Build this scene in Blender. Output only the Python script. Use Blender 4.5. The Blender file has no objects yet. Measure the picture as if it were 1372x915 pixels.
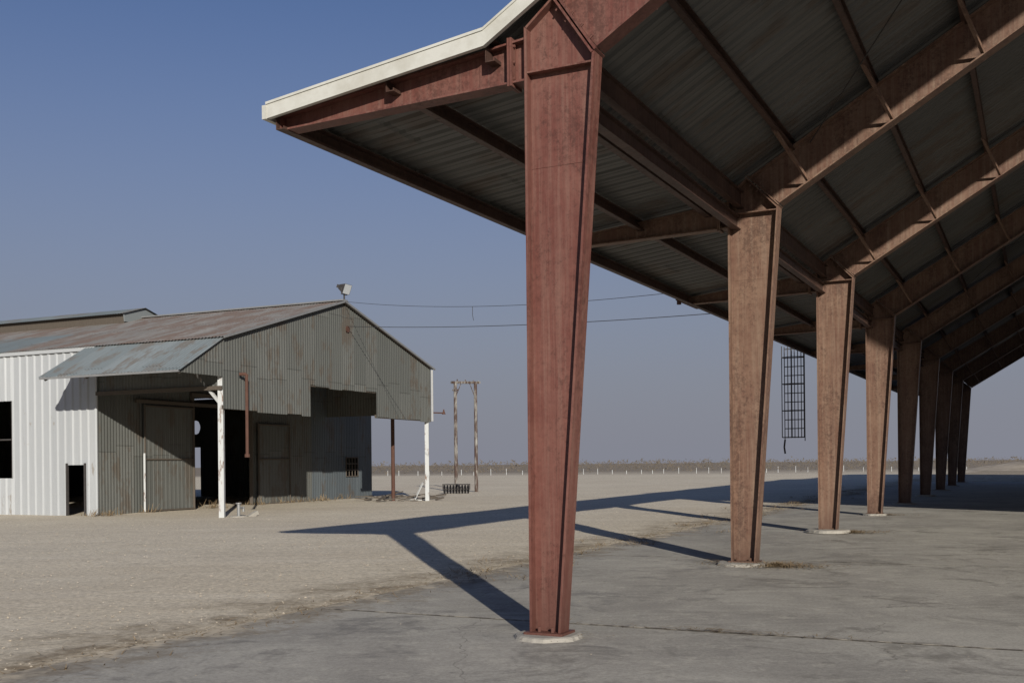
import bpy, math, random
from mathutils import Vector, noise
random.seed(7)
sc=bpy.context.scene
# ---------------------------------------------------------------- frames
O=Vector((.20,9.93,0)); U=Vector((.438,.899,0)).normalized(); V=Vector((U.y,-U.x,0))
def g(u):
    if u<85: return .005*max(u,-20)
    t=min(1,(u-85)/60); t=t*t*(3-2*t); return .425*(1-t)
def gxy(x,y): return g((Vector((x,y,0))-O).dot(U))
def W(u,v,z): 
    p=O+U*u+V*v; return Vector((p.x,p.y,z+g(u)))
BA=Vector((.418,.908,0)).normalized(); BB=Vector((-BA.y,BA.x,0)); B0=Vector((-8.7,32.7,0))
def Bw(a,b,z):
    p=B0+BA*a+BB*b; return Vector((p.x,p.y,z))
UP=Vector((0,0,1))
# ---------------------------------------------------------------- mesh builder
class MB:
    def __init__(s): s.v=[];s.f=[];s.uv={}
    def add(s,vs,fs,uvs=None):
        n=len(s.v); s.v+= [tuple(p) for p in vs]
        for f in fs: s.f.append(tuple(n+i for i in f))
        if uvs:
            for i,q in enumerate(uvs): s.uv[n+i]=q
    def prism(s,poly,off):
        n=len(poly); a=[Vector(p) for p in poly]; b=[p+off for p in a]
        fs=[tuple(range(n))[::-1],tuple(range(n,2*n))]
        for i in range(n):
            j=(i+1)%n; fs.append((i,j,n+j,n+i))
        s.add(a+b,fs)
    def beam(s,p0,p1,w,h,up=UP):
        p0=Vector(p0);p1=Vector(p1);ax=(p1-p0).normalized()
        side=ax.cross(up)
        if side.length<1e-4: side=ax.cross(Vector((1,0,0)))
        side.normalize(); u2=side.cross(ax).normalized()
        c=[side*sx*w/2+u2*sy*h/2 for sx,sy in((-1,-1),(1,-1),(1,1),(-1,1))]
        s.prism([p0+q for q in c],p1-p0)
    def cyl(s,p0,p1,r0,r1=None,n=10):
        if r1 is None:r1=r0
        p0=Vector(p0);p1=Vector(p1);ax=(p1-p0).normalized()
        t=UP if abs(ax.z)<.9 else Vector((1,0,0))
        e1=ax.cross(t).normalized();e2=ax.cross(e1)
        vs=[];fs=[]
        for k,(p,r) in enumerate(((p0,r0),(p1,r1))):
            for i in range(n):
                a=2*math.pi*i/n; vs.append(p+(e1*math.cos(a)+e2*math.sin(a))*r)
        for i in range(n):
            j=(i+1)%n; fs.append((i,j,n+j,n+i))
        fs.append(tuple(range(n))[::-1]);fs.append(tuple(range(n,2*n)))
        s.add(vs,fs)
    def tube(s,pts,r,n=6):
        for a,b in zip(pts[:-1],pts[1:]): s.cyl(a,b,r,r,n)
    def corr(s,lo,hi,s0,s1,nrm,pitch,prof,segs=1):
        xs=[];k=math.floor(s0/pitch)
        while k*pitch<s1:
            for fr,of in prof:
                x=(k+fr)*pitch
                if s0<=x<=s1: xs.append((x,of))
            k+=1
        if not xs or xs[0][0]>s0+1e-5: xs.insert(0,(s0,0))
        if xs[-1][0]<s1-1e-5: xs.append((s1,0))
        vs=[];uv=[];fs=[]
        m=segs+1
        for x,of in xs:
            a=Vector(lo(x));b=Vector(hi(x));L=(b-a).length
            for q in range(m):
                t=q/segs; vs.append(a.lerp(b,t)+nrm*of); uv.append((x,a.z+L*t))
        for i in range(len(xs)-1):
            for q in range(segs):
                fs.append((i*m+q,(i+1)*m+q,(i+1)*m+q+1,i*m+q+1))
        s.add(vs,fs,uv)
    def obj(s,name,mat,parent=None,smooth=False):
        me=bpy.data.meshes.new(name); me.from_pydata(s.v,[],s.f)
        if s.uv:
            l=me.uv_layers.new(name="UVMap")
            for lp in me.loops: l.data[lp.index].uv=s.uv.get(lp.vertex_index,(0,0))
        me.materials.append(mat)
        if smooth:
            for p in me.polygons:p.use_smooth=True
        me.update()
        o=bpy.data.objects.new(name,me); sc.collection.objects.link(o)
        if parent:o.parent=parent
        return o
def empty(name):
    o=bpy.data.objects.new(name,None); sc.collection.objects.link(o); return o
SINE=[(i/6,.5*math.sin(2*math.pi*i/6)) for i in range(6)]
def sine(a): return [(f,o*2*a) for f,o in SINE]
RIB=[(0,0),(.10,.035),(.22,.035),(.32,0),(.55,0),(.58,.008),(.62,.008),(.65,0)]
# ---------------------------------------------------------------- materials
class NT:
    def __init__(s,name):
        s.m=bpy.data.materials.new(name); s.m.use_nodes=True; s.t=s.m.node_tree; s.b=s.t.nodes['Principled BSDF']
        s.geo=s.n('ShaderNodeNewGeometry')
        s.P=s.geo.outputs['Position']
    def n(s,ty,**k):
        x=s.t.nodes.new(ty)
        for a,b in k.items(): setattr(x,a,b)
        return x
    def l(s,a,b): s.t.links.new(a,b)
    def map(s,sc_=(1,1,1),src=None):
        m=s.n('ShaderNodeMapping'); m.inputs['Scale'].default_value=sc_; s.l(src or s.P,m.inputs['Vector']); return m.outputs[0]
    def noise(s,scale,detail=4,rough=.55,src=None,dist=0):
        detail=min(detail,4)
        x=s.n('ShaderNodeTexNoise'); x.inputs['Scale'].default_value=scale;x.inputs['Detail'].default_value=detail
        x.inputs['Roughness'].default_value=rough;x.inputs['Distortion'].default_value=dist
        s.l(src or s.P,x.inputs['Vector']); return x.outputs['Fac']
    def ramp(s,fac,a,b,ca=0,cb=1):
        x=s.n('ShaderNodeMapRange'); x.inputs[1].default_value=a;x.inputs[2].default_value=b;x.inputs[3].default_value=ca;x.inputs[4].default_value=cb
        s.l(fac,x.inputs[0]); return x.outputs[0]
    def mix(s,fac,a,b,mode='MIX'):
        x=s.n('ShaderNodeMix',data_type='RGBA',blend_type=mode)
        for sock,val in((x.inputs[0],fac),(x.inputs[6],a),(x.inputs[7],b)):
            if isinstance(val,(int,float)): sock.default_value=val
            elif isinstance(val,tuple): sock.default_value=(*val,1)
            else: s.l(val,sock)
        return x.outputs[2]
    def scale(s,col,fac):
        x=s.n('ShaderNodeVectorMath',operation='SCALE'); s.l(col,x.inputs[0]); s.l(fac,x.inputs['Scale']); return x.outputs[0]
    def math(s,op,a,b=None):
        x=s.n('ShaderNodeMath',operation=op)
        for i,v_ in enumerate((a,b)):
            if v_ is None: continue
            if isinstance(v_,(int,float)): x.inputs[i].default_value=v_
            else: s.l(v_,x.inputs[i])
        return x.outputs[0]
    def dot(s,vec,off):
        x=s.n('ShaderNodeVectorMath',operation='DOT_PRODUCT'); s.l(s.P,x.inputs[0]); x.inputs[1].default_value=vec
        return s.math('SUBTRACT',x.outputs['Value'],off)
    def bump(s,h,st,dist=.02,prev=None):
        x=s.n('ShaderNodeBump'); x.inputs['Strength'].default_value=st;x.inputs['Distance'].default_value=dist
        s.l(h,x.inputs['Height'])
        if prev is not None: s.l(prev,x.inputs['Normal'])
        s.l(x.outputs[0],s.b.inputs['Normal']); return x.outputs[0]
    def fin(s,col,rough=.8,metal=0,spec=.3):
        if isinstance(col,tuple): s.b.inputs['Base Color'].default_value=(*col,1)
        else: s.l(col,s.b.inputs['Base Color'])
        if isinstance(rough,(int,float)): s.b.inputs['Roughness'].default_value=rough
        else: s.l(rough,s.b.inputs['Roughness'])
        s.b.inputs['Metallic'].default_value=metal; s.b.inputs['Specular IOR Level'].default_value=spec
        return s.m
def steel(name,c1,c2,c3,rust):
    t=NT(name)
    n1=t.ramp(t.noise(1.3,4,.8),.38,.62); n2=t.ramp(t.noise(1.6,4,.8,t.map((9,9,.25))),.45,.66)
    col=t.mix(n1,c1,c2); col=t.mix(t.math('MULTIPLY',n2,.55),col,c3)
    fine=t.noise(16,4,.9)
    sp=t.ramp(t.math('ADD',t.math('MULTIPLY',fine,.5),t.math('MULTIPLY',t.noise(.9,4,.8,t.map((2,2,.7))),.5)),.50,.60)
    col=t.mix(t.math('MULTIPLY',sp,.65),col,rust)
    drip=t.ramp(t.noise(2.3,4,.8,t.map((14,14,.18))),.56,.70); col=t.mix(t.math('MULTIPLY',drip,.5),col,rust)
    sz=t.n('ShaderNodeSeparateXYZ'); t.l(t.P,sz.inputs[0])
    base=t.ramp(t.math('ADD',sz.outputs[2],t.math('MULTIPLY',fine,.5)),.3,.95,.55,0); col=t.mix(base,col,rust)
    col=t.scale(col,t.ramp(fine,.3,.7,1.15,.85))
    return t.fin(col,t.ramp(n2,0,1,.5,.7),0,.3)
m_red=steel('red_oxide_steel',(.120,.043,.033),(.152,.063,.048),(.19,.108,.083),(.068,.029,.022))
m_dust=steel('dusty_steel',(.128,.067,.046),(.175,.104,.071),(.245,.175,.124),(.072,.039,.028))
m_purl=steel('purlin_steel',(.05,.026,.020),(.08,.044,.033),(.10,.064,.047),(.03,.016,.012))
def corrmat(name,c1,c2,streak,rust,rustamt,pw=.8,ph=2.4,metal=0.0,rough=.6,var=.35):
    t=NT(name); uvn=t.n('ShaderNodeUVMap'); uvv=uvn.outputs[0]
    sep=t.n('ShaderNodeSeparateXYZ'); t.l(uvv,sep.inputs[0])
    fx=t.math('FLOOR',t.math('DIVIDE',sep.outputs[0],pw)); 
    wn0=t.n('ShaderNodeTexWhiteNoise',noise_dimensions='1D'); t.l(fx,wn0.inputs['W'])
    yy=t.math('ADD',t.math('DIVIDE',sep.outputs[1],ph),t.math('MULTIPLY',wn0.outputs[0],.2))
    fy=t.math('FLOOR',yy)
    cb=t.n('ShaderNodeCombineXYZ'); t.l(fx,cb.inputs[0]); t.l(fy,cb.inputs[1])
    wn=t.n('ShaderNodeTexWhiteNoise',noise_dimensions='2D'); t.l(cb.outputs[0],wn.inputs['Vector'])
    col=t.mix(wn.outputs['Value'],c1,c2)
    st=t.ramp(t.noise(4,4,.7,t.map((3.5,.22,1),uvv)),.40,.66)
    col=t.mix(t.math('MULTIPLY',st,var),col,streak)
    rs=t.ramp(t.math('ADD',t.noise(.9,4,.75,t.map((1.4,.55,1),uvv)),t.math('MULTIPLY',wn.outputs['Value'],.10)),.56-rustamt*.2,.66-rustamt*.1)
    col=t.mix(t.math('MULTIPLY',rs,.75),col,rust)
    seam=t.math('LESS_THAN',t.math('FRACT',yy),.014); col=t.mix(t.math('MULTIPLY',seam,.5),col,(.04,.04,.035))
    return t.fin(col,rough,metal,.3)
m_wall=corrmat('weathered_corrugated_wall',(.095,.098,.089),(.124,.126,.115),(.072,.073,.065),(.09,.073,.056),-.1)
m_wall2=corrmat('blue_grey_sheet_wall',(.075,.088,.096),(.10,.115,.122),(.055,.063,.067),(.08,.067,.055),-.1)
m_broof=corrmat('rusted_corrugated_roof',(.185,.178,.165),(.25,.238,.22),(.145,.125,.108),(.150,.10,.074),.38,.8,3.0)
m_bluer=corrmat('blue_grey_roof_sheet',(.15,.175,.18),(.205,.23,.235),(.12,.135,.14),(.14,.12,.1),.0)
m_white=corrmat('white_ribbed_sheet',(.35,.362,.368),(.40,.412,.415),(.29,.30,.30),(.25,.22,.185),-.55,.9,9,0,.45,.3)
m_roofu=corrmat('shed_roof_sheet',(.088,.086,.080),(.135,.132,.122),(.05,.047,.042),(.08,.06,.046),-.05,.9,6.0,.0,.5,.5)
t=NT('cream_trim'); c=t.mix(t.ramp(t.noise(3,4,.7),.4,.75),(.52,.515,.465),(.40,.385,.33)); m_trim=t.fin(c,.5)
t=NT('white_post_paint'); c=t.mix(t.ramp(t.noise(3,4,.7,t.map((3,3,.8))),.55,.66),(.46,.47,.46),(.18,.12,.09)); m_post=t.fin(c,.6)
t=NT('peeling_pole_paint'); c=t.mix(t.ramp(t.noise(1.5,4,.7,t.map((3,3,.7))),.36,.54),(.30,.29,.26),(.075,.048,.038)); m_pole=t.fin(c,.7)
t=NT('rusty_pipe'); c=t.mix(t.noise(6,4),(.06,.028,.02),(.12,.06,.042)); m_rust=t.fin(c,.8)
t=NT('dark_metal'); m_dark=t.fin(t.mix(t.noise(8,3),(.03,.03,.03),(.07,.06,.055)),.7)
t=NT('galvanised_metal'); m_galv=t.fin(t.mix(t.noise(8,3),(.2,.2,.2),(.3,.3,.29)),.45,.3)
t=NT('lamp_glass'); m_glass=t.fin((.6,.62,.62),.15,.0,.6)
t=NT('old_timber'); m_wood=t.fin(t.mix(t.noise(5,4,.6,t.map((8,8,1))),(.06,.048,.037),(.12,.10,.08)),.85)
t=NT('footing_concrete'); c=t.mix(t.noise(12,4,.7),(.22,.205,.175),(.42,.39,.34)); t.bump(t.noise(40,3,.7),.6,.01); m_foot=t.fin(c,.9)
# dirt
t=NT('dry_dirt')
big=t.ramp(t.noise(.12,3,.6),.35,.68); mid=t.ramp(t.noise(.7,4,.8),.36,.68); fine=t.noise(14,4,.9)
c=t.mix(big,(.60,.52,.40),(.67,.595,.465)); c=t.mix(t.math('MULTIPLY',mid,.35),c,(.48,.415,.315))
trk=t.ramp(t.noise(.9,4,.7,t.map((.12,1.3,1))),.48,.68); c=t.mix(t.math('MULTIPLY',trk,.4),c,(.73,.655,.53))
c=t.scale(c,t.ramp(fine,.34,.66,.62,1.26))
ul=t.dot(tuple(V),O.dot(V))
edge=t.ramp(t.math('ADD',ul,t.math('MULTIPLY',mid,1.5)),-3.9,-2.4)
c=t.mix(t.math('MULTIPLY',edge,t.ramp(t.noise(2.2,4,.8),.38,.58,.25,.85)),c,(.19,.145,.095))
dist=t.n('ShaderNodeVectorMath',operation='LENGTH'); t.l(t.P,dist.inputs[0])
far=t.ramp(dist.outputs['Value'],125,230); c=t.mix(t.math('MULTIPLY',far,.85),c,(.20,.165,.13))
b1=t.bump(fine,.7,.012); t.bump(mid,.25,.04,b1)
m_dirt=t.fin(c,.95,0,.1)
# slab
t=NT('old_concrete')
big=t.ramp(t.noise(.35,4,.7,None,.5),.38,.64); c=t.mix(big,(.295,.275,.242),(.41,.385,.335))
n9=t.noise(.9,4,.8,None,.8); st=t.ramp(n9,.52,.64); c=t.mix(t.math('MULTIPLY',st,.6),c,(.17,.156,.134))
lt=t.ramp(t.noise(2.4,4,.85),.53,.68); c=t.mix(t.math('MULTIPLY',lt,.5),c,(.52,.485,.41))
br=t.noise(3,3,.7,t.map((.25,2.2,1)),.8); c=t.mix(t.math('MULTIPLY',t.ramp(br,.5,.7),.3),c,(.48,.45,.385))
f=t.noise(30,4,.9); c=t.scale(c,t.ramp(f,.35,.65,.8,1.18))
vor=t.n('ShaderNodeTexVoronoi',feature='DISTANCE_TO_EDGE'); vor.inputs['Scale'].default_value=.22
wv=t.n('ShaderNodeVectorMath',operation='ADD'); nn=t.n('ShaderNodeTexNoise'); nn.inputs['Scale'].default_value=1.3; nn.inputs['Detail'].default_value=4; t.l(t.P,nn.inputs['Vector'])
t.l(t.P,wv.inputs[0]); t.l(nn.outputs['Color'],wv.inputs[1]); t.l(wv.outputs[0],vor.inputs['Vector'])
crk=t.ramp(vor.outputs['Distance'],.0,.0025,1,0); c=t.mix(t.math('MULTIPLY',crk,t.ramp(big,.2,.8,0,.6)),c,(.08,.072,.062))
ul=t.dot(tuple(V),O.dot(V))
n=t.noise(1.1,4,.8)
em=t.ramp(t.math('ADD',ul,t.math('MULTIPLY',n,-2.6)),-4.5,-4.15,1,0)
em2=t.ramp(t.math('ADD',ul,t.math('MULTIPLY',t.noise(1.7,4,.85),-3.0)),-4.5,-3.9,1,0)
c=t.mix(t.math('MULTIPLY',em2,.6),c,(.21,.168,.115))
c=t.mix(em,c,(.52,.445,.335))
t.bump(f,.35,.006)
m_slab=t.fin(c,t.ramp(st,0,1,.85,.65),0,.15)
t=NT('joint_sand'); m_joint=t.fin(t.mix(t.ramp(t.noise(7,4,.7),.38,.55),(.55,.49,.385),(.14,.12,.1)),.95)
t=NT('mound_soil'); m_mound=t.fin(t.mix(t.ramp(t.noise(.5,4,.7),.38,.6),(.42,.36,.28),(.3,.25,.19)),.95)
t=NT('pebble_stone'); m_peb=t.fin(t.mix(t.noise(4,2),(.34,.29,.22),(.58,.51,.41)),.9)
t=NT('dry_litter'); m_lit=t.fin(t.mix(t.noise(9,3),(.12,.08,.045),(.36,.27,.16)),.9)
t=NT('dormant_vines'); m_vine=t.fin(t.mix(t.noise(.35,4,.7),(.075,.063,.05),(.15,.125,.098)),.95)
t=NT('cable_black'); m_cable=t.fin((.05,.05,.055),.7)

# ---------------------------------------------------------------- ground
mb=MB()
us=[-40+i*1.0 for i in range(0,60)]+[20+i*2.5 for i in range(0,55)]+[160,180,220,300,450,700,1100,1800,3000,5500]
us=[-4000,-1500,-500,-200,-90]+us
vs_=[-5000,-2500,-1200,-600,-300,-150,-100]+[-80+i*2.5 for i in range(24)]+[-20+i*.75 for i in range(21)]+[-4.4,-3.9,-3.5,-3.2,-2.9,-2.0,0,10,20,34,36,45,70,120,250,500,1000,2000,5000]
V_=[];F_=[]
for u_ in us:
    for v_ in vs_:
        p=O+U*u_+V*v_
        z=g(u_)
        if v_>=-2.95 and v_<35 and -12.5<u_<60: z-=.08
        else:
            d=min(1,max(0,(abs(v_+3.1))/4))
            z+= d*.035*noise.noise(Vector((p.x*.35,p.y*.35,0)))+.012*noise.noise(Vector((p.x*1.3,p.y*1.3,3)))-.0
            if -4.2<v_<-3.1: z+=.006
        V_.append((p.x,p.y,z))
m=len(vs_)
for i in range(len(us)-1):
    for j in range(m-1): F_.append((i*m+j,i*m+j+1,(i+1)*m+j+1,(i+1)*m+j))
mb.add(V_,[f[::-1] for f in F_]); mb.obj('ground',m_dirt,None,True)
# slab
mb=MB()
ys=[-12+i*.6 for i in range(121)]
top=[];fs=[]
for u_ in ys:
    e=-3.1+.05*noise.noise(Vector((u_*.9,1,0)))+.03*noise.noise(Vector((u_*3.1,4,0)))
    top+= [W(u_,e,-.1),W(u_,e,.022),W(u_,10,.022),W(u_,35,.022),W(u_,35,-.1)]
for i in range(len(ys)-1):
    for j in range(4): fs.append((i*5+j,(i+1)*5+j,(i+1)*5+j+1,i*5+j+1))
mb.add(top,[f[::-1] for f in fs]); mb.prism([W(-12,-3.1,-.1),W(-12,35,-.1),W(-12,35,.011),W(-12,-3.1,.011)],-U*.05)
slab=mb.obj('concrete_slab',m_slab)
mb=MB()
for uj in (.83,8.0,15.2,22.4,36.7,51):
    x=-3.0;pts=[]
    while x<34:
        w=.009+.018*abs(noise.noise(Vector((x*2.3,uj,0))))+ (.012 if uj<1 else 0)
        pts.append((x,w)); x+=.12 if uj<9 else .5
    for (a,w1),(b,w2) in zip(pts[:-1],pts[1:]):
        o1=.012*noise.noise(Vector((a*3,uj,5)));o2=.012*noise.noise(Vector((b*3,uj,5)))
        mb.add([W(uj-w1+o1,a,.027),W(uj+w1+o1,a,.027),W(uj+w2+o2,b,.027),W(uj-w2+o2,b,.027)],[(0,1,2,3)])
mb.obj('joints',m_joint,slab)

# ---------------------------------------------------------------- shed
shed=empty('open_steel_shed'); NB=9; SP=7.18; RV=16.0
for k in range(NB):
    u0=k*SP; mat=m_red if k==0 else m_dust
    end=(k==0)
    FW=.20 if end else .26; wb=.28 if end else .345; wt=.655 if end else .725
    AZ_=5.26 if end else 5.36; SZ=5.16 if end else 5.29
    mb=MB()
    for mir in (0,1):
        mv=(lambda v:v) if not mir else (lambda v:2*RV-v)
        def P(v,z,du=0): return W(u0+du,mv(v),z)
        def plate(poly,th=.012,du=0): mb.prism([P(v,z,du-th/2) for v,z in poly],U*th)
        def flange(p,q,w=None,th=.022,du=0):
            if w is None:w=FW
            a=Vector(p);b=Vector(q);d=(b-a).normalized();nn_=Vector((-d.y,d.x))*th/2
            mb.prism([P(*(a+nn_),du-w/2),P(*(b+nn_),du-w/2),P(*(b-nn_),du-w/2),P(*(a-nn_),du-w/2)],U*w)
        zb=.08
        A=(wt+.015,AZ_+.02);Bp=(.28,5.78);D=(.0,5.56)
        plate([(0,zb),(wb,zb),(wt,SZ),A,Bp,D])
        flange((0,zb),(0,5.57)); flange((wb,zb),(wt+.008,AZ_))
        flange((.012,SZ),(wt-.01,SZ),FW-.02,.016)
        flange(D,(Bp[0],Bp[1]+.01),FW,.02)
        flange((Bp[0]-.015,Bp[1]+.03),(A[0]-.015,A[1]-.05),FW+.03,.02); flange((Bp[0]+.015,Bp[1]+.05),(A[0]+.015,A[1]-.03),FW+.03,.02)
        rt=lambda v:5.78+.6*(v-.30)
        rb=lambda v:AZ_+.02+(rt(RV)-.5-AZ_-.02)*(v-A[0])/(RV-A[0])
        plate([(A[0],A[1]+.02),(.32,5.78),(RV,rt(RV)),(RV,rb(RV))])
        flange((A[0]+.02,A[1]+.005),(RV,rb(RV))); flange((.33,5.80),(RV,rt(RV)))
        for vs in (5.9,10.9):
            flange((vs,rb(vs)-.03),(vs-.3,rt(vs-.3)+.02),FW+.02,.04)
        for zz in (4.3,): 
            w=wb+(wt-wb)*zz/5.3
            mb.prism([P(.02,zz-.004,-.010),P(w-.02,zz+.0,-.010),P(w-.02,zz+.007,-.010),P(.02,zz+.003,-.010)],U*.02)
        mb.prism([P(-.05,zb-.02,-.15),P(wb+.05,zb-.02,-.15),P(wb+.05,zb-.02,.15),P(-.05,zb-.02,.15)],UP*.022)
        for bv in(.08,wb-.07):
            for du in(-.09,.09): mb.cyl(P(bv,zb,du),P(bv,zb+.05,du),.014,.014,6)
        plate([(-.01,5.10),(-.01,5.47),(-2.77,5.17),(-2.77,5.05)])
        flange((-.01,5.10),(-2.77,5.04),.18,.018); flange((-.01,5.475),(-2.78,5.178),.18,.018)
        flange((-.17,5.06),(-.17,5.50),.22,.02); flange((-.145,5.06),(-.145,5.50),.22,.02)
        flange((-2.78,5.03),(-2.78,5.18),.18,.015)
        for t_ in(.15,.38,.62,.85):
            bv=Bp[0]+(A[0]-Bp[0])*t_;bz=Bp[1]+(A[1]-Bp[1])*t_
            for du in(-.08,.08):
                mb.cyl(P(bv-.04,bz-.036,du),P(bv+.04,bz+.036,du),.011,.011,6)
        for zz in(5.13,5.28,5.43):
            for du in(-.07,.07): mb.cyl(P(-.2,zz,du),P(-.115,zz,du),.013,.013,6)
        v_=1.17;i=0
        while v_<RV-.3:
            for sg in(-1,1):
                if k==0 and sg<0: continue
                if k==NB-1 and sg>0: continue
                pa_=P(v_,rb(v_)+.01,sg*.09); pb_=P(v_-.27,rt(v_-.27)+.03,sg*1.15)
                mb.beam(pa_,pb_,.05,.008); mb.beam(pa_+V*.022,pb_+V*.022,.008,.05)
            v_+=1.18;i+=1
    mb.obj('frame_%d'%(k+1),mat,shed)
    mb=MB()
    R=[.30,.41,.43,.31,.38,.36,.4,.35,.36][k];H=[.06,.065,.10,.07,.06,.08,.06,.06,.06][k]
    for vc in(.13 if end else .17,2*RV-.17):
        n=36;c0=W(u0,vc,0);vsx=[];fsx=[]
        for lay,(rr,zz) in enumerate(((1.06,0.3),(1.0,.85),(.93,1.0))):
            for i in range(n):
                a=2*math.pi*i/n; r=R*rr*(1+.09*noise.noise(Vector((math.cos(a)*2,math.sin(a)*2,k*3)))+.05*noise.noise(Vector((math.cos(a)*6,math.sin(a)*6,k*3+lay*.5))))
                vsx.append(c0+Vector((math.cos(a)*r,math.sin(a)*r,(H)*zz)))
        for l_ in(0,1):
            for i in range(n): j=(i+1)%n; fsx.append((l_*n+i,l_*n+j,l_*n+n+j,l_*n+n+i))
        fsx.append(tuple(range(2*n,3*n))); mb.add(vsx,fsx)
    mb.obj('footing_%d'%(k+1),m_foot,shed)
UE=(NB-1)*SP
mb=MB()
def cchan(v,z,h,w,u0=-.15,u1=UE+.15,sg=1):
    for a in range(int((u1-u0)/SP)+1):
        ua=u0+a*SP; ub=min(u1,ua+SP)
        if ub-ua<.05: continue
        mb.beam(W(ua,v,z),W(ub,v,z),.008,h)
        for zz in(z-h/2+.004,z+h/2-.004): mb.beam(W(ua,v+sg*w/2,zz),W(ub,v+sg*w/2,zz),w,.008)
        mb.beam(W(ua,v+sg*w,z-h/2+.015),W(ub,v+sg*w,z-h/2+.015),.006,.03)
for mir in(0,1):
    mv=(lambda v:v) if not mir else (lambda v:2*RV-v); sg=1-2*mir
    v_=.90
    while v_<RV: 
        cchan(mv(v_),5.78+.6*(v_-.3)+.085,.145,.07,sg=sg); v_+=1.18
    cchan(mv(-1.46),5.28,.16,.08,sg=sg); cchan(mv(-2.78),5.11,.17,.09,sg=sg)
    cchan(mv(-.38),5.40,.20,.09,sg=sg)
    for kk in range(NB-1):
        ua=kk*SP+.01;ub=ua+SP-.02
        for (vv,zz,hh,ww) in((.16,5.50,.24,.10),(.10,5.16,.18,.12)):
            mb.beam(W(ua,mv(vv),zz),W(ub,mv(vv),zz),.01,hh)
            mb.beam(W(ua,mv(vv),zz-hh/2),W(ub,mv(vv),zz-hh/2),ww,.012); mb.beam(W(ua,mv(vv),zz+hh/2),W(ub,mv(vv),zz+hh/2),ww,.012)
mb.obj('purlins',m_purl,shed)
mb=MB()
for kk in(0,3,6):
    for (v0,v1) in((1.2,5.9),(5.9,1.2)):
        mb.tube([W(kk*SP+.05,v0,5.78+.6*(v0-.3)-.1),W(kk*SP+SP-.05,v1,5.78+.6*(v1-.3)-.1)],.009)
mb.obj('brace_rods',m_dark,shed)
mb=MB()
for mir in(0,1):
    mv=(lambda v:v) if not mir else (lambda v:2*RV-v)
    segs=[(-2.83,5.235,-.35,5.545),(-.35,5.545,RV,5.545+.6*(RV+.35))]
    for (va,za,vb,zb_) in segs:
        mb.corr(lambda s,va=va,za=za:W(s,mv(va),za),lambda s,vb=vb,zb_=zb_:W(s,mv(vb),zb_),-.2,UE+.2,UP,.32,[(f,o*.9) for f,o in RIB],4)
mb.obj('roof_sheets',m_roofu,shed)
mb=MB()
for ue in(-.235,UE+.235):
    for mir in(0,1):
        mv=(lambda v:v) if not mir else (lambda v:2*RV-v)
        pts=[(-2.84,5.20),(-.36,5.495),(RV,5.495+.6*(RV+.36))]
        h=.15
        for (a,b) in zip(pts[:-1],pts[1:]):
            mb.prism([W(ue,mv(a[0]),a[1]-h/2),W(ue,mv(b[0]),b[1]-h/2),W(ue,mv(b[0]),b[1]+h/2),W(ue,mv(a[0]),a[1]+h/2)],U*.05*(1 if ue<0 else -1))
            mb.prism([W(ue-.012,mv(a[0]),a[1]+h/2-.01),W(ue-.012,mv(b[0]),b[1]+h/2-.01),W(ue-.012,mv(b[0]),b[1]+h/2+.015),W(ue-.012,mv(a[0]),a[1]+h/2+.015)],U*.14*(1 if ue<0 else -1))
for vv in(-2.86,2*RV+2.86):
    mb.beam(W(-.245,vv,5.19),W(UE+.24,vv,5.19),.05,.14)
mb.obj('roof_trim',m_trim,shed)

# ---------------------------------------------------------------- barn
barn=empty('corrugated_metal_barn')
EZ=5.5;AZ=7.4;WA=12.9;MID=WA/2;RB=5.13;BL=24;AE=16.5
def gz(a): return EZ+(AZ-EZ)*(1-abs(a-MID)/MID)
mb=MB();NB_=-BB;S=sine(.012);PT=.13
def wl(f0,f1,s0,s1,b): mb.corr(lambda s:Bw(s,b,f0(s)),lambda s:Bw(s,b,f1(s)),s0,s1,NB_,PT,S,3)
cst=lambda z:(lambda s:z)
jag=lambda z:(lambda s:z+.05*noise.cell(Vector((s/.8,z,0)))-.02)
wl(jag(3.36),gz,0,4.49,0); wl(jag(4.35),gz,4.49,8.7,0); wl(jag(3.40),gz,8.7,WA,0)
wl(lambda s:4.34,lambda s:4.42+(EZ-4.42)*(s+1.9)/1.9,-1.9,0,0)
mb.obj('gable_sheeting',m_wall,barn,True)
mb=MB()
mb.corr(lambda s:Bw(0.02,s,3.95),lambda s:Bw(.02,s,EZ),0.02,RB,-BA,PT,S,1)
mb.corr(lambda s:Bw(WA,s,3.7),lambda s:Bw(WA,s,EZ),0.02,RB,BA,PT,S,1)
mb.obj('side_skirts',m_wall,barn,True)
mb=MB()
rz=lambda a: gz(a) if a<WA else EZ-.05-(a-WA)*.13
wl(cst(-.1),rz,.0,4.44,RB); wl(cst(4.2),rz,4.44,7.73,RB); wl(cst(-.1),rz,7.73,11.8,RB)
mb.obj('recessed_wall',m_wall,barn,True)
mb=MB()
wl(cst(-.1),rz,11.8,14.35,RB);wl(cst(-.1),cst(1.15),14.35,15.3,RB);wl(cst(1.98),rz,14.35,15.3,RB);wl(cst(-.1),rz,15.3,AE,RB)
mb.obj('recessed_wall_blue',m_wall2,barn,True)
mb=MB()
for (a0,a1,z1) in((2.0,4.42,3.75),(8.1,10.1,3.3)):
    mb.corr(lambda s:Bw(s,RB-.09,.12),lambda s,z1=z1:Bw(s,RB-.09,z1),a0,a1,NB_,.2,[(0,0),(.1,.012),(.3,.012),(.4,0)],2)
mb.obj('sliding_doors',m_wall,barn)
mb=MB()
mb.beam(Bw(1.6,RB-.12,3.85),Bw(11.2,RB-.12,3.85),.08,.12)
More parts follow.
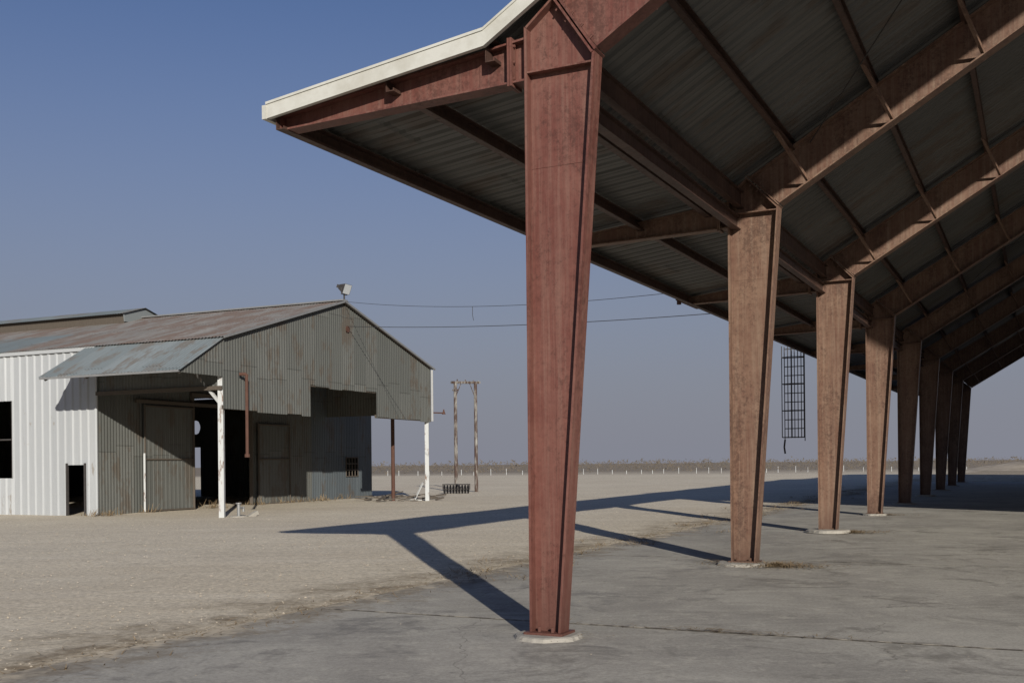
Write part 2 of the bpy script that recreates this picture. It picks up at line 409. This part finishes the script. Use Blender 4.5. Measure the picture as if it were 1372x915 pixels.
for (a0,a1,z1) in((2.0,4.42,3.75),(8.1,10.1,3.3)):
    for zz in(.15,1.9,z1-.05): mb.beam(Bw(a0,RB-.13,zz),Bw(a1,RB-.13,zz),.04,.05)
    for aa in(a0,a1): mb.beam(Bw(aa,RB-.132,.12),Bw(aa,RB-.132,z1),.05,.045)
mb.beam(Bw(4.44,RB-.05,0),Bw(4.44,RB-.05,4.2),.12,.12); mb.beam(Bw(7.73,RB-.05,0),Bw(7.73,RB-.05,4.2),.12,.12); mb.beam(Bw(4.38,RB-.05,4.2),Bw(7.8,RB-.05,4.2),.12,.14)
mb.beam(Bw(5.9,RB+2,0),Bw(5.9,RB+2,5.5),.2,.2)
for i in range(5): mb.beam(Bw(14.35+i*.2375,RB-.03,1.15),Bw(14.35+i*.2375,RB-.03,1.98),.035,.035)
for i in range(4): mb.beam(Bw(14.35,RB-.035,1.15+i*.277),Bw(15.3,RB-.035,1.15+i*.277),.035,.035)
for aa in (0.12,4.4,8.8,WA-.12):
    mb.beam(Bw(aa,.1,gz(aa)-.2),Bw(aa,RB-.1,gz(aa)-.2),.1,.2)
for bb in(.12,2.6):
    mb.beam(Bw(.1,bb,EZ-.22),Bw(WA-.1,bb,EZ-.22),.1,.2)
    mb.beam(Bw(.1,bb,EZ-.1),Bw(MID,bb,AZ-.14),.1,.16); mb.beam(Bw(WA-.1,bb,EZ-.1),Bw(MID,bb,AZ-.14),.1,.16)
    for aa in(3.2,MID,9.7): mb.beam(Bw(aa,bb,EZ-.2),Bw(aa,bb,gz(aa)-.12),.08,.08)
for aa in [.7*i for i in range(1,18)]: mb.beam(Bw(aa,.05,gz(aa)-.07),Bw(aa,RB,gz(aa)-.07),.05,.08)
mb.beam(Bw(4.49,.06,4.38),Bw(8.7,.06,4.38),.06,.12);mb.beam(Bw(0,.06,3.42),Bw(4.49,.06,3.42),.06,.12);mb.beam(Bw(8.7,.06,3.45),Bw(WA,.06,3.45),.06,.12)
mb.obj('framing',m_wood,barn)
mb=MB()
RW=[(0,0),(.12,.045),(.30,.045),(.42,0)]
def ww(z0,z1,s0,s1): mb.corr(lambda s:Bw(0,s,z0),lambda s:Bw(0,s,z1),s0,s1,-BA,.34,RW,1)
ww(-.1,EZ-.1,RB,5.62);ww(1.72,EZ-.1,5.62,6.44);ww(-.1,EZ-.1,6.44,8.9);ww(3.9,EZ-.1,8.9,10.6);ww(-.1,1.3,8.9,10.6);ww(-.1,EZ-.1,10.6,BL)
mb.obj('white_side_wall',m_white,barn)
mb=MB()
mb.beam(Bw(-.06,RB-.02,EZ-.04),Bw(-.06,BL,EZ-.04),.06,.12); mb.beam(Bw(-.03,RB-.03,-.1),Bw(-.03,RB-.03,EZ-.1),.10,.06)
mb.obj('white_trim',m_white,barn)
mb=MB()
mb.prism([Bw(-.05,5.60,-.05),Bw(-.05,5.66,-.05),Bw(-.05,5.66,1.78),Bw(-.05,5.60,1.78)],BA*.08);mb.prism([Bw(-.05,6.40,-.05),Bw(-.05,6.46,-.05),Bw(-.05,6.46,1.78),Bw(-.05,6.40,1.78)],BA*.08)
for b_ in(8.9,9.75,10.6): mb.beam(Bw(-.01,b_,1.3),Bw(-.01,b_,3.9),.06,.06)
mb.beam(Bw(-.01,8.9,2.6),Bw(-.01,10.6,2.6),.05,.05)
mb.obj('openings_frames',m_dark,barn)
mb=MB()
hc,hz,hr=15.4,3.6,.27
fz=rz(AE)
def fw(f0,f1,s0,s1): mb.corr(lambda s:Bw(AE,s,f0(s)),lambda s:Bw(AE,s,f1(s)),s0,s1,BA,PT,S,1)
fw(cst(-.1),cst(fz),RB,hc-hr)
circ=lambda s:math.sqrt(max(0,1-((s-hc)/hr)**2))*.34
fw(cst(2.6),lambda s:hz-circ(s),hc-hr,hc+hr); fw(lambda s:hz+circ(s),cst(fz),hc-hr,hc+hr)
fw(cst(-.1),cst(fz),hc+hr+.0,BL)
mb.corr(lambda s:Bw(s,BL,-.1),lambda s:Bw(s,BL,rz(s)),0,AE,BB,PT,S,1)
mb.obj('rear_walls',m_wall,barn,True)
mb=MB();ov=.12
def rf(mbx,a0,z0,a1,z1,b0,b1,pitch=.13,prof=None): mbx.corr(lambda s:Bw(a0,s,z0),lambda s:Bw(a1,s,z1),b0,b1,UP,pitch,prof or S,6)
e=.06
rf(mb,-.12,EZ-.03+e,MID,AZ+e,-ov,9.2); rf(mb,WA+.12,EZ-.03+e,MID,AZ+e,-ov,BL+.1)
mb.obj('roof_rusted',m_broof,barn,True)
mb=MB()
rf(mb,3.3,EZ-.03+e+(AZ-EZ)*3.42/6.57,MID,AZ+e,9.2,BL+.1)
mb.obj('roof_rear_upper',m_broof,barn,True)
mb=MB()
rf(mb,-.12,EZ-.03+e,3.3,EZ-.03+e+(AZ-EZ)*3.42/6.57,9.2,BL+.1)
rf(mb,WA-.1,EZ+.02,AE+.12,fz+.06,RB-.1,BL+.1)
rf(mb,-1.98,4.40,-.02,EZ+.03,-.1,5.5)
mb.obj('awning_and_rear_roof',m_bluer,barn,True)
mb=MB()
mb.beam(Bw(-.12,-ov-.03,EZ+.02),Bw(MID,-ov-.03,AZ+.05),.03,.07);mb.beam(Bw(WA+.12,-ov-.03,EZ+.02),Bw(MID,-ov-.03,AZ+.05),.03,.07)
mb.beam(Bw(MID,-ov-.03,AZ+.09),Bw(MID,BL,AZ+.09),.3,.05)
mb.beam(Bw(-1.95,-.02,4.37),Bw(-1.95,5.45,4.37),.06,.06); 
mb.beam(Bw(WA+.03,-.05,3.40),Bw(WA+.03,-.05,EZ),.06,.08)
mb.obj('rake_trim',m_galv,barn)
mb=MB()
for bb in(0.05,1.8,3.6,5.3):
    mb.beam(Bw(-1.9,bb,4.34),Bw(0,bb,5.35),.05,.1)
mb.beam(Bw(-.05,.02,4.0),Bw(-.05,5.1,4.0),.06,.12)
mb.obj('awning_rafters',m_wood,barn)
mb=MB()
rb0,rb1=9.2,BL
mb.prism([Bw(MID-1.0,rb0,AZ-.18),Bw(MID+1.0,rb0,AZ-.18),Bw(MID+1.05,rb0,AZ+.12),Bw(MID,rb0,AZ+.42),Bw(MID-1.05,rb0,AZ+.12)],BB*.06)
mb.obj('ridge_vent_end',m_bluer,barn)
mb=MB()
rf(mb,MID-1.15,AZ+.12,MID,AZ+.46,rb0-.1,rb1); rf(mb,MID+1.15,AZ+.12,MID,AZ+.46,rb0-.1,rb1)
mb.obj('ridge_vent_roof',m_bluer,barn,True)
mb=MB()
for sg in(-1,1): mb.prism([Bw(MID+sg*.95,rb0+.1,AZ-.25),Bw(MID+sg*.95,rb1,AZ-.25),Bw(MID+sg*.95,rb1,AZ+.14),Bw(MID+sg*.95,rb0+.1,AZ+.14)],BA*.03)
mb.obj('ridge_vent_sides',m_wood,barn)
mb=MB()
mb.beam(Bw(.06,.14,-.05),Bw(.06,.14,4.9),.16,.16)
mb.beam(Bw(WA-.15,.12,-.05),Bw(WA-.15,.12,4.9),.16,.16)
mb.beam(Bw(1.9,RB-.2,-.05),Bw(1.9,RB-.2,2.1),.06,.06)
mb.beam(Bw(.06,.14,3.5),Bw(.06,1.2,4.6),.08,.08)
mb.obj('white_posts',m_post,barn)
mb=MB()
mb.cyl(Bw(WA-.15,1.74,-.05),Bw(WA-.15,1.74,5.0),.08)
mb.tube([Bw(.62,-.1,4.45),Bw(.75,-.28,4.45),Bw(.75,-.28,1.95)],.05,8); mb.cyl(Bw(.75,-.28,2.0),Bw(.75,-.28,1.9),.08)
mb.tube([Bw(WA+.05,-.1,3.75),Bw(WA+.55,-.3,3.75),Bw(WA+.55,-.3,3.9)],.03,6); mb.cyl(Bw(WA+.55,-.3,3.7),Bw(WA+.55,-.3,3.85),.08,.03)
mb.cyl(Bw(MID+.3,-.025,6.5),Bw(MID+.3,-.05,6.5),.12,.12,12)
mb.obj('pipes',m_rust,barn)
# ---------------------------------------------------------------- floodlight
fl=empty('floodlight')
mb=MB();c0=Bw(MID,-.1,AZ+.1)
mb.cyl(c0-UP*.1,c0+UP*.22,.03); mb.beam(c0+UP*.2-BA*.17,c0+UP*.2+BA*.17,.05,.02); 
for sg in(-1,1): mb.beam(c0+UP*.2+BA*.17*sg,c0+UP*.42+BA*.17*sg,.03,.03)
mb.obj('bracket',m_dark,fl)
mb=MB(); f=Vector((.85,-.35,-.35)).normalized(); r=f.cross(UP).normalized();q=r.cross(f)
c1=c0+UP*.42
def rect(c,w,h): return [c+r*w/2*a+q*h/2*b for a,b in((-1,-1),(1,-1),(1,1),(-1,1))]
A1=rect(c1-f*.16,.22,.16);A2=rect(c1+f*.14,.46,.36)
mb.add(A1+A2,[(0,1,2,3),(0,4,5,1),(1,5,6,2),(2,6,7,3),(3,7,4,0)]); mb.beam(c1-f*.28,c1-f*.16,.14,.12)
mb.obj('housing',m_dark,fl)
mb=MB(); mb.add(rect(c1+f*.135,.44,.34),[(0,1,2,3)]); mb.obj('lens',m_glass,fl)

# ---------------------------------------------------------------- cables
def cat(p,q,sag,n=24):
    return [Vector(p).lerp(Vector(q),i/n)-UP*sag*4*(i/n)*(1-i/n) for i in range(n+1)]
mb=MB()
w1=cat(Bw(MID,-.1,7.45),W(14,-2.9,5.28),.25); w2=cat(Bw(MID+.3,-.05,6.6),W(16.7,-2.9,5.12),.14)
mb.tube(w1,.007,5); mb.tube(w2,.010,5)
p=w1[12]; mb.tube([p,p-UP*.25,p-UP*.4+Vector((.03,0,0))],.008,5)
mb.obj('overhead_cable',m_cable)
mb=MB(); mb.beam(W(14,-2.96,5.16),W(15.6,-2.96,5.16),.07,.12); mb.cyl(W(14.1,-2.95,5.2),W(14.1,-2.95,5.02),.05); mb.obj('cable_bracket',m_rust)

# ---------------------------------------------------------------- ladder cage hung from eave
mb=MB()
uc,vc=27.6,-3.15
zt,zb=5.3,2.15
for i in range(7):
    mb.tube([W(uc,vc-.33+.11*i,zb+ (0 if i in(0,6) else .1)),W(uc,vc-.33+.11*i,zt)],.016,5)
for i in range(11):
    z=zb+.12+i*(zt-zb-.2)/10
    pts=[W(uc+.0,vc-.33,z),W(uc-.28,vc-.36,z),W(uc-.45,vc,z),W(uc-.28,vc+.36,z),W(uc,vc+.33,z),W(uc,vc-.33,z)] if i%3==0 else [W(uc,vc-.33,z),W(uc,vc+.33,z)]
    mb.tube(pts,.016,5)
for (du,dv) in((-.28,-.36),(-.45,0),(-.28,.36)): mb.tube([W(uc+du,vc+dv,zb+.12),W(uc+du,vc+dv,zt)],.016,5)
mb.tube([W(uc,vc-.33,zb+.05),W(uc,vc-.36,zb-.2),W(uc,vc-.33,zb-.42)],.03,6)
mb.obj('caged_ladder',m_dark)

# ---------------------------------------------------------------- twin pole frame
pf=empty('utility_pole_frame')
mb=MB();Y=55
pa=Vector(((611-686)/1450*Y,Y,0));pb=Vector(((638-686)/1450*(Y+1),Y+1,0))
mb.cyl(pa-UP*.1,pa+UP*5.75,.10,.085);mb.cyl(pb-UP*.1,pb+UP*5.85,.10,.085)
mb.obj('poles',m_pole,pf)
mb=MB();d=(pb-pa).normalized()
mb.beam(pa-d*.25+UP*5.78,pb+d*.3+UP*5.86,.14,.12)
for s_ in(.1,.5,.9,1.15):
    q_=pa.lerp(pb,s_)+UP*5.86; mb.cyl(q_,q_+UP*.1,.035,.025,8)
mb.beam(pa-d*.1+UP*5.4,pa+d*.1+UP*5.4,.22,.08)
mb.beam(pa+d*.1+UP*5.2,pa+d*.4+UP*5.75,.03,.03); mb.beam(pb-d*.1+UP*5.2,pb-d*.4+UP*5.78,.03,.03)
mb.obj('crossarm',m_pole,pf)
mb=MB();gz0=gxy(-3,53)
hc0=Vector((-2.75,53.3,gz0));hd=Vector((.95,.3,0)).normalized();hn=Vector((-hd.y,hd.x,0))
mb.cyl(hc0-hd*.65+UP*.22,hc0+hd*.65+UP*.22,.03)
for i in range(9):
    p=hc0+hd*(-.6+.15*i)+UP*.22; mb.cyl(p-hd*.012,p+hd*.012,.22,.22,16)
mb.beam(hc0-hd*.7+UP*.46,hc0+hd*.7+UP*.46,.08,.06)
for s_ in(-.68,.68): mb.beam(hc0+hd*s_+UP*.2,hc0+hd*s_+UP*.48,.05,.05)
mb.beam(hc0+UP*.46,hc0-hn*.9+UP*.3,.06,.06)
mb.obj('disc_harrow',m_dark)
mb=MB();
q0=Vector((-4.05,44.6,0)); q0.z=gxy(q0.x,q0.y)
mb.beam(q0,q0+Vector((.35,.3,.75)),.10,.03); mb.beam(q0+Vector((.3,.2,.02)),q0+Vector((-.5,.1,.05)),.12,.03)
mb.obj('white_board',m_post)
mb=MB()
for i in range(34):
    x=random.uniform(-6.3,-3.0);y=random.uniform(43.5,50); z=gxy(x,y)+random.uniform(.02,.08);a=random.uniform(0,3.14);l=random.uniform(.2,1.0)
    mb.beam(Vector((x,y,z)),Vector((x+l*math.cos(a),y+l*math.sin(a),z+random.uniform(-.02,.18))),random.uniform(.05,.16),.04)
mb.obj('scrap_timber_pile',m_wood)
sp=empty('standpipe');mb=MB();s0=Bw(.35,-.25,.06)
mb.cyl(s0,s0+UP*.42,.05);mb.cyl(s0+UP*.3,s0+UP*.3+BA*.22,.035);mb.cyl(s0+UP*.42,s0+UP*.46,.09,.09,12);mb.cyl(s0+BA*.22+UP*.33,s0+BA*.22+UP*.18,.04)
mb.obj('pipe',m_galv,sp);mb=MB();mb.cyl(s0-UP*.05,s0+UP*.06,.3,.26,14);mb.beam(s0+BA*.2-BB*.2,s0+BA*.5-BB*.3+UP*.15,.15,.12);mb.obj('concrete_base',m_foot,sp)

# ---------------------------------------------------------------- gravel
mb=MB()
octa=[(0,1,4),(1,2,4),(2,3,4),(3,0,4),(1,0,5),(2,1,5),(3,2,5),(0,3,5)]
def stone(p,r):
    vs=[]
    for d_ in((1,0,0),(0,1,0),(-1,0,0),(0,-1,0),(0,0,.6),(0,0,-.5)):
        vs.append(Vector(p)+Vector(d_)*r*random.uniform(.6,1.2))
    mb.add(vs,octa)
for i in range(7000):
    d_=7+26*random.random()**1.4; x=random.uniform(-.52,.25)*d_
    uu=(Vector((x,d_,0))-O).dot(U);vv=(Vector((x,d_,0))-O).dot(V)
    if vv>-3.0+random.expovariate(2.6): continue
    stone((x,d_,g(uu)+.008),random.choice((.005,.006,.008,.008,.012,.018))*random.uniform(.7,1.1))
for i in range(260):
    uu=random.uniform(-9,14);vv=random.uniform(-3,9)
    stone(W(uu,vv,.025),random.uniform(.003,.009))
mb.obj('gravel',m_peb)
mb=MB()
def blade(p,l,w,up):
    a=random.uniform(0,6.283); d_=Vector((math.cos(a),math.sin(a),random.uniform(0,up))); n_=Vector((-d_.y,d_.x,0)).normalized()*w
    mb.add([p-n_,p+n_,p+d_*l+n_*.3,p+d_*l-n_*.3],[(0,1,2,3)])
def patch(u,v,ru,rv,n,up=.25):
    for i in range(n):
        a=random.uniform(0,6.283);r=abs(random.gauss(0,.5))
        blade(W(u+math.cos(a)*r*ru,v+math.sin(a)*r*rv,.028+random.uniform(0,.03)),random.uniform(.03,.13),random.uniform(.002,.007),up)
patch(SP-.15,.65,.5,.9,2600,.4); patch(SP+.1,-.1,.4,.6,500); patch(2*SP+.1,.6,.45,.9,1600,.4); patch(3*SP,.5,.5,.8,600); patch(0,.2,.35,.35,160,.1)
patch(.83,1.5,.05,1.5,200,.1)
for i in range(3200):
    uu=random.uniform(-6,40); vv=-3.1+random.gauss(0,.3)
    blade(W(uu,vv,.022),random.uniform(.03,.12),random.uniform(.003,.008),.4)
for i in range(90):
    patch(random.uniform(3,48),-3.2+random.gauss(0,.6),.5,.3,45,.7)
for i in range(14): 
    c=Bw(random.uniform(-.5,16),random.uniform(RB-.5,RB-.1),0); c.z=gxy(c.x,c.y)
    for j in range(40): blade(c+Vector((random.gauss(0,.25),random.gauss(0,.25),.02)),random.uniform(.08,.25),.012,1.5)
mb.obj('dry_weeds',m_lit)

# ---------------------------------------------------------------- vineyard, posts, mound
mb=MB()
def clump(x,y,h,n,w):
    for j in range(n):
        px=x+random.gauss(0,w);py=y+random.gauss(0,w);pz=random.uniform(.15,1)*h
        s_=random.uniform(.25,.6)*h*.5
        a=Vector((random.uniform(-1,1),random.uniform(-.4,.4),random.uniform(-.6,1)))*s_
        b=Vector((random.uniform(-1,1),random.uniform(-.4,.4),random.uniform(-.6,1)))*s_*.6
        p=Vector((px,py,pz)); mb.add([p,p+a,p+b],[(0,1,2)])
y=166
while y<520:
    x=-.2*y
    while x<.56*y:
        clump(x+random.uniform(-.5,.5),y+random.uniform(-.4,.4),random.uniform(1.6,2.2)*(1+.15*noise.noise(Vector((x*.02,y*.02,0)))),7 if y<260 else 4,.6)
        x+=1.5*(1+(y-166)/140)
    y+=5.5*(1+(y-166)/120)
mb.obj('vineyard',m_vine)
mb=MB()
x=-40
while x<95:
    yy=160+.02*x; mb.cyl(Vector((x,yy,-.1)),Vector((x,yy,random.uniform(.5,1.0))),.05,.05,5); x+=random.uniform(1.6,3.0)
mb.obj('fence_posts',m_post)
mb=MB();n1,n2=60,16;vs=[];fs=[]
for i in range(n1):
    for j in range(n2):
        s_=i/(n1-1);t_=j/(n2-1)
        x=66+s_*70;y=150+t_*24
        h=3.6*math.sin(math.pi*t_)*min(1,s_*4,(1-s_)*6)*(.7+.5*noise.noise(Vector((x*.08,y*.1,0)))+.2*noise.noise(Vector((x*.5,y*.5,0))))
        vs.append((x,y,h-.15))
for i in range(n1-1):
    for j in range(n2-1): fs.append((i*n2+j,(i+1)*n2+j,(i+1)*n2+j+1,i*n2+j+1))
mb.add(vs,fs);mb.obj('dirt_mound',m_mound,None,True)

# ---------------------------------------------------------------- light
EL=math.radians(19); tx,ty=-.203,.979
d=Vector((tx*math.cos(EL),ty*math.cos(EL),-math.sin(EL)))
L=bpy.data.lights.new('sun','SUN');L.energy=5.0;L.angle=math.radians(.5);L.color=(1,.95,.865)
lo=bpy.data.objects.new('sun',L);sc.collection.objects.link(lo);lo.rotation_mode='QUATERNION';lo.rotation_quaternion=d.to_track_quat('-Z','Y')
w=bpy.data.worlds.new('World');sc.world=w;w.use_nodes=True;nt=w.node_tree
bg=nt.nodes['Background'];sk=nt.nodes.new('ShaderNodeTexSky');sk.sky_type='NISHITA';sk.sun_disc=False
sk.sun_elevation=EL;sk.sun_rotation=math.atan2(-tx,-ty);sk.air_density=1.0;sk.dust_density=.8;sk.ozone_density=2.0
# atmospheric haze layer near the horizon (by elevation of the sky direction)
tc=nt.nodes.new('ShaderNodeTexCoord');sp_=nt.nodes.new('ShaderNodeSeparateXYZ');nt.links.new(tc.outputs['Generated'],sp_.inputs[0])
mr=nt.nodes.new('ShaderNodeMapRange');mr.interpolation_type='SMOOTHSTEP'
for i,v_ in ((1,-.03),(2,.48),(3,1.0),(4,0)): mr.inputs[i].default_value=v_
nt.links.new(sp_.outputs[2],mr.inputs[0])
ti=nt.nodes.new('ShaderNodeMix');ti.data_type='RGBA';ti.blend_type='MULTIPLY';ti.inputs[0].default_value=1;ti.inputs[7].default_value=(.68,.74,.98,1)
nt.links.new(sk.outputs[0],ti.inputs[6])
mx=nt.nodes.new('ShaderNodeMix');mx.data_type='RGBA';nt.links.new(mr.outputs[0],mx.inputs[0]);nt.links.new(ti.outputs[2],mx.inputs[6]);mx.inputs[7].default_value=(3.0,3.12,3.75,1)
nt.links.new(mx.outputs[2],bg.inputs['Color']);bg.inputs['Strength'].default_value=.076
# ---------------------------------------------------------------- camera
cd=bpy.data.cameras.new('camera');cam=bpy.data.objects.new('camera',cd);sc.collection.objects.link(cam)
cd.sensor_width=36;cd.lens=1450/1372*36;cd.shift_y=164.5/1372;cd.clip_end=20000
cam.location=(0,0,1.6);cam.rotation_euler=(math.radians(90),math.radians(.57),0)
sc.camera=cam
sc.view_settings.view_transform='Standard';sc.view_settings.look='None';sc.view_settings.exposure=0
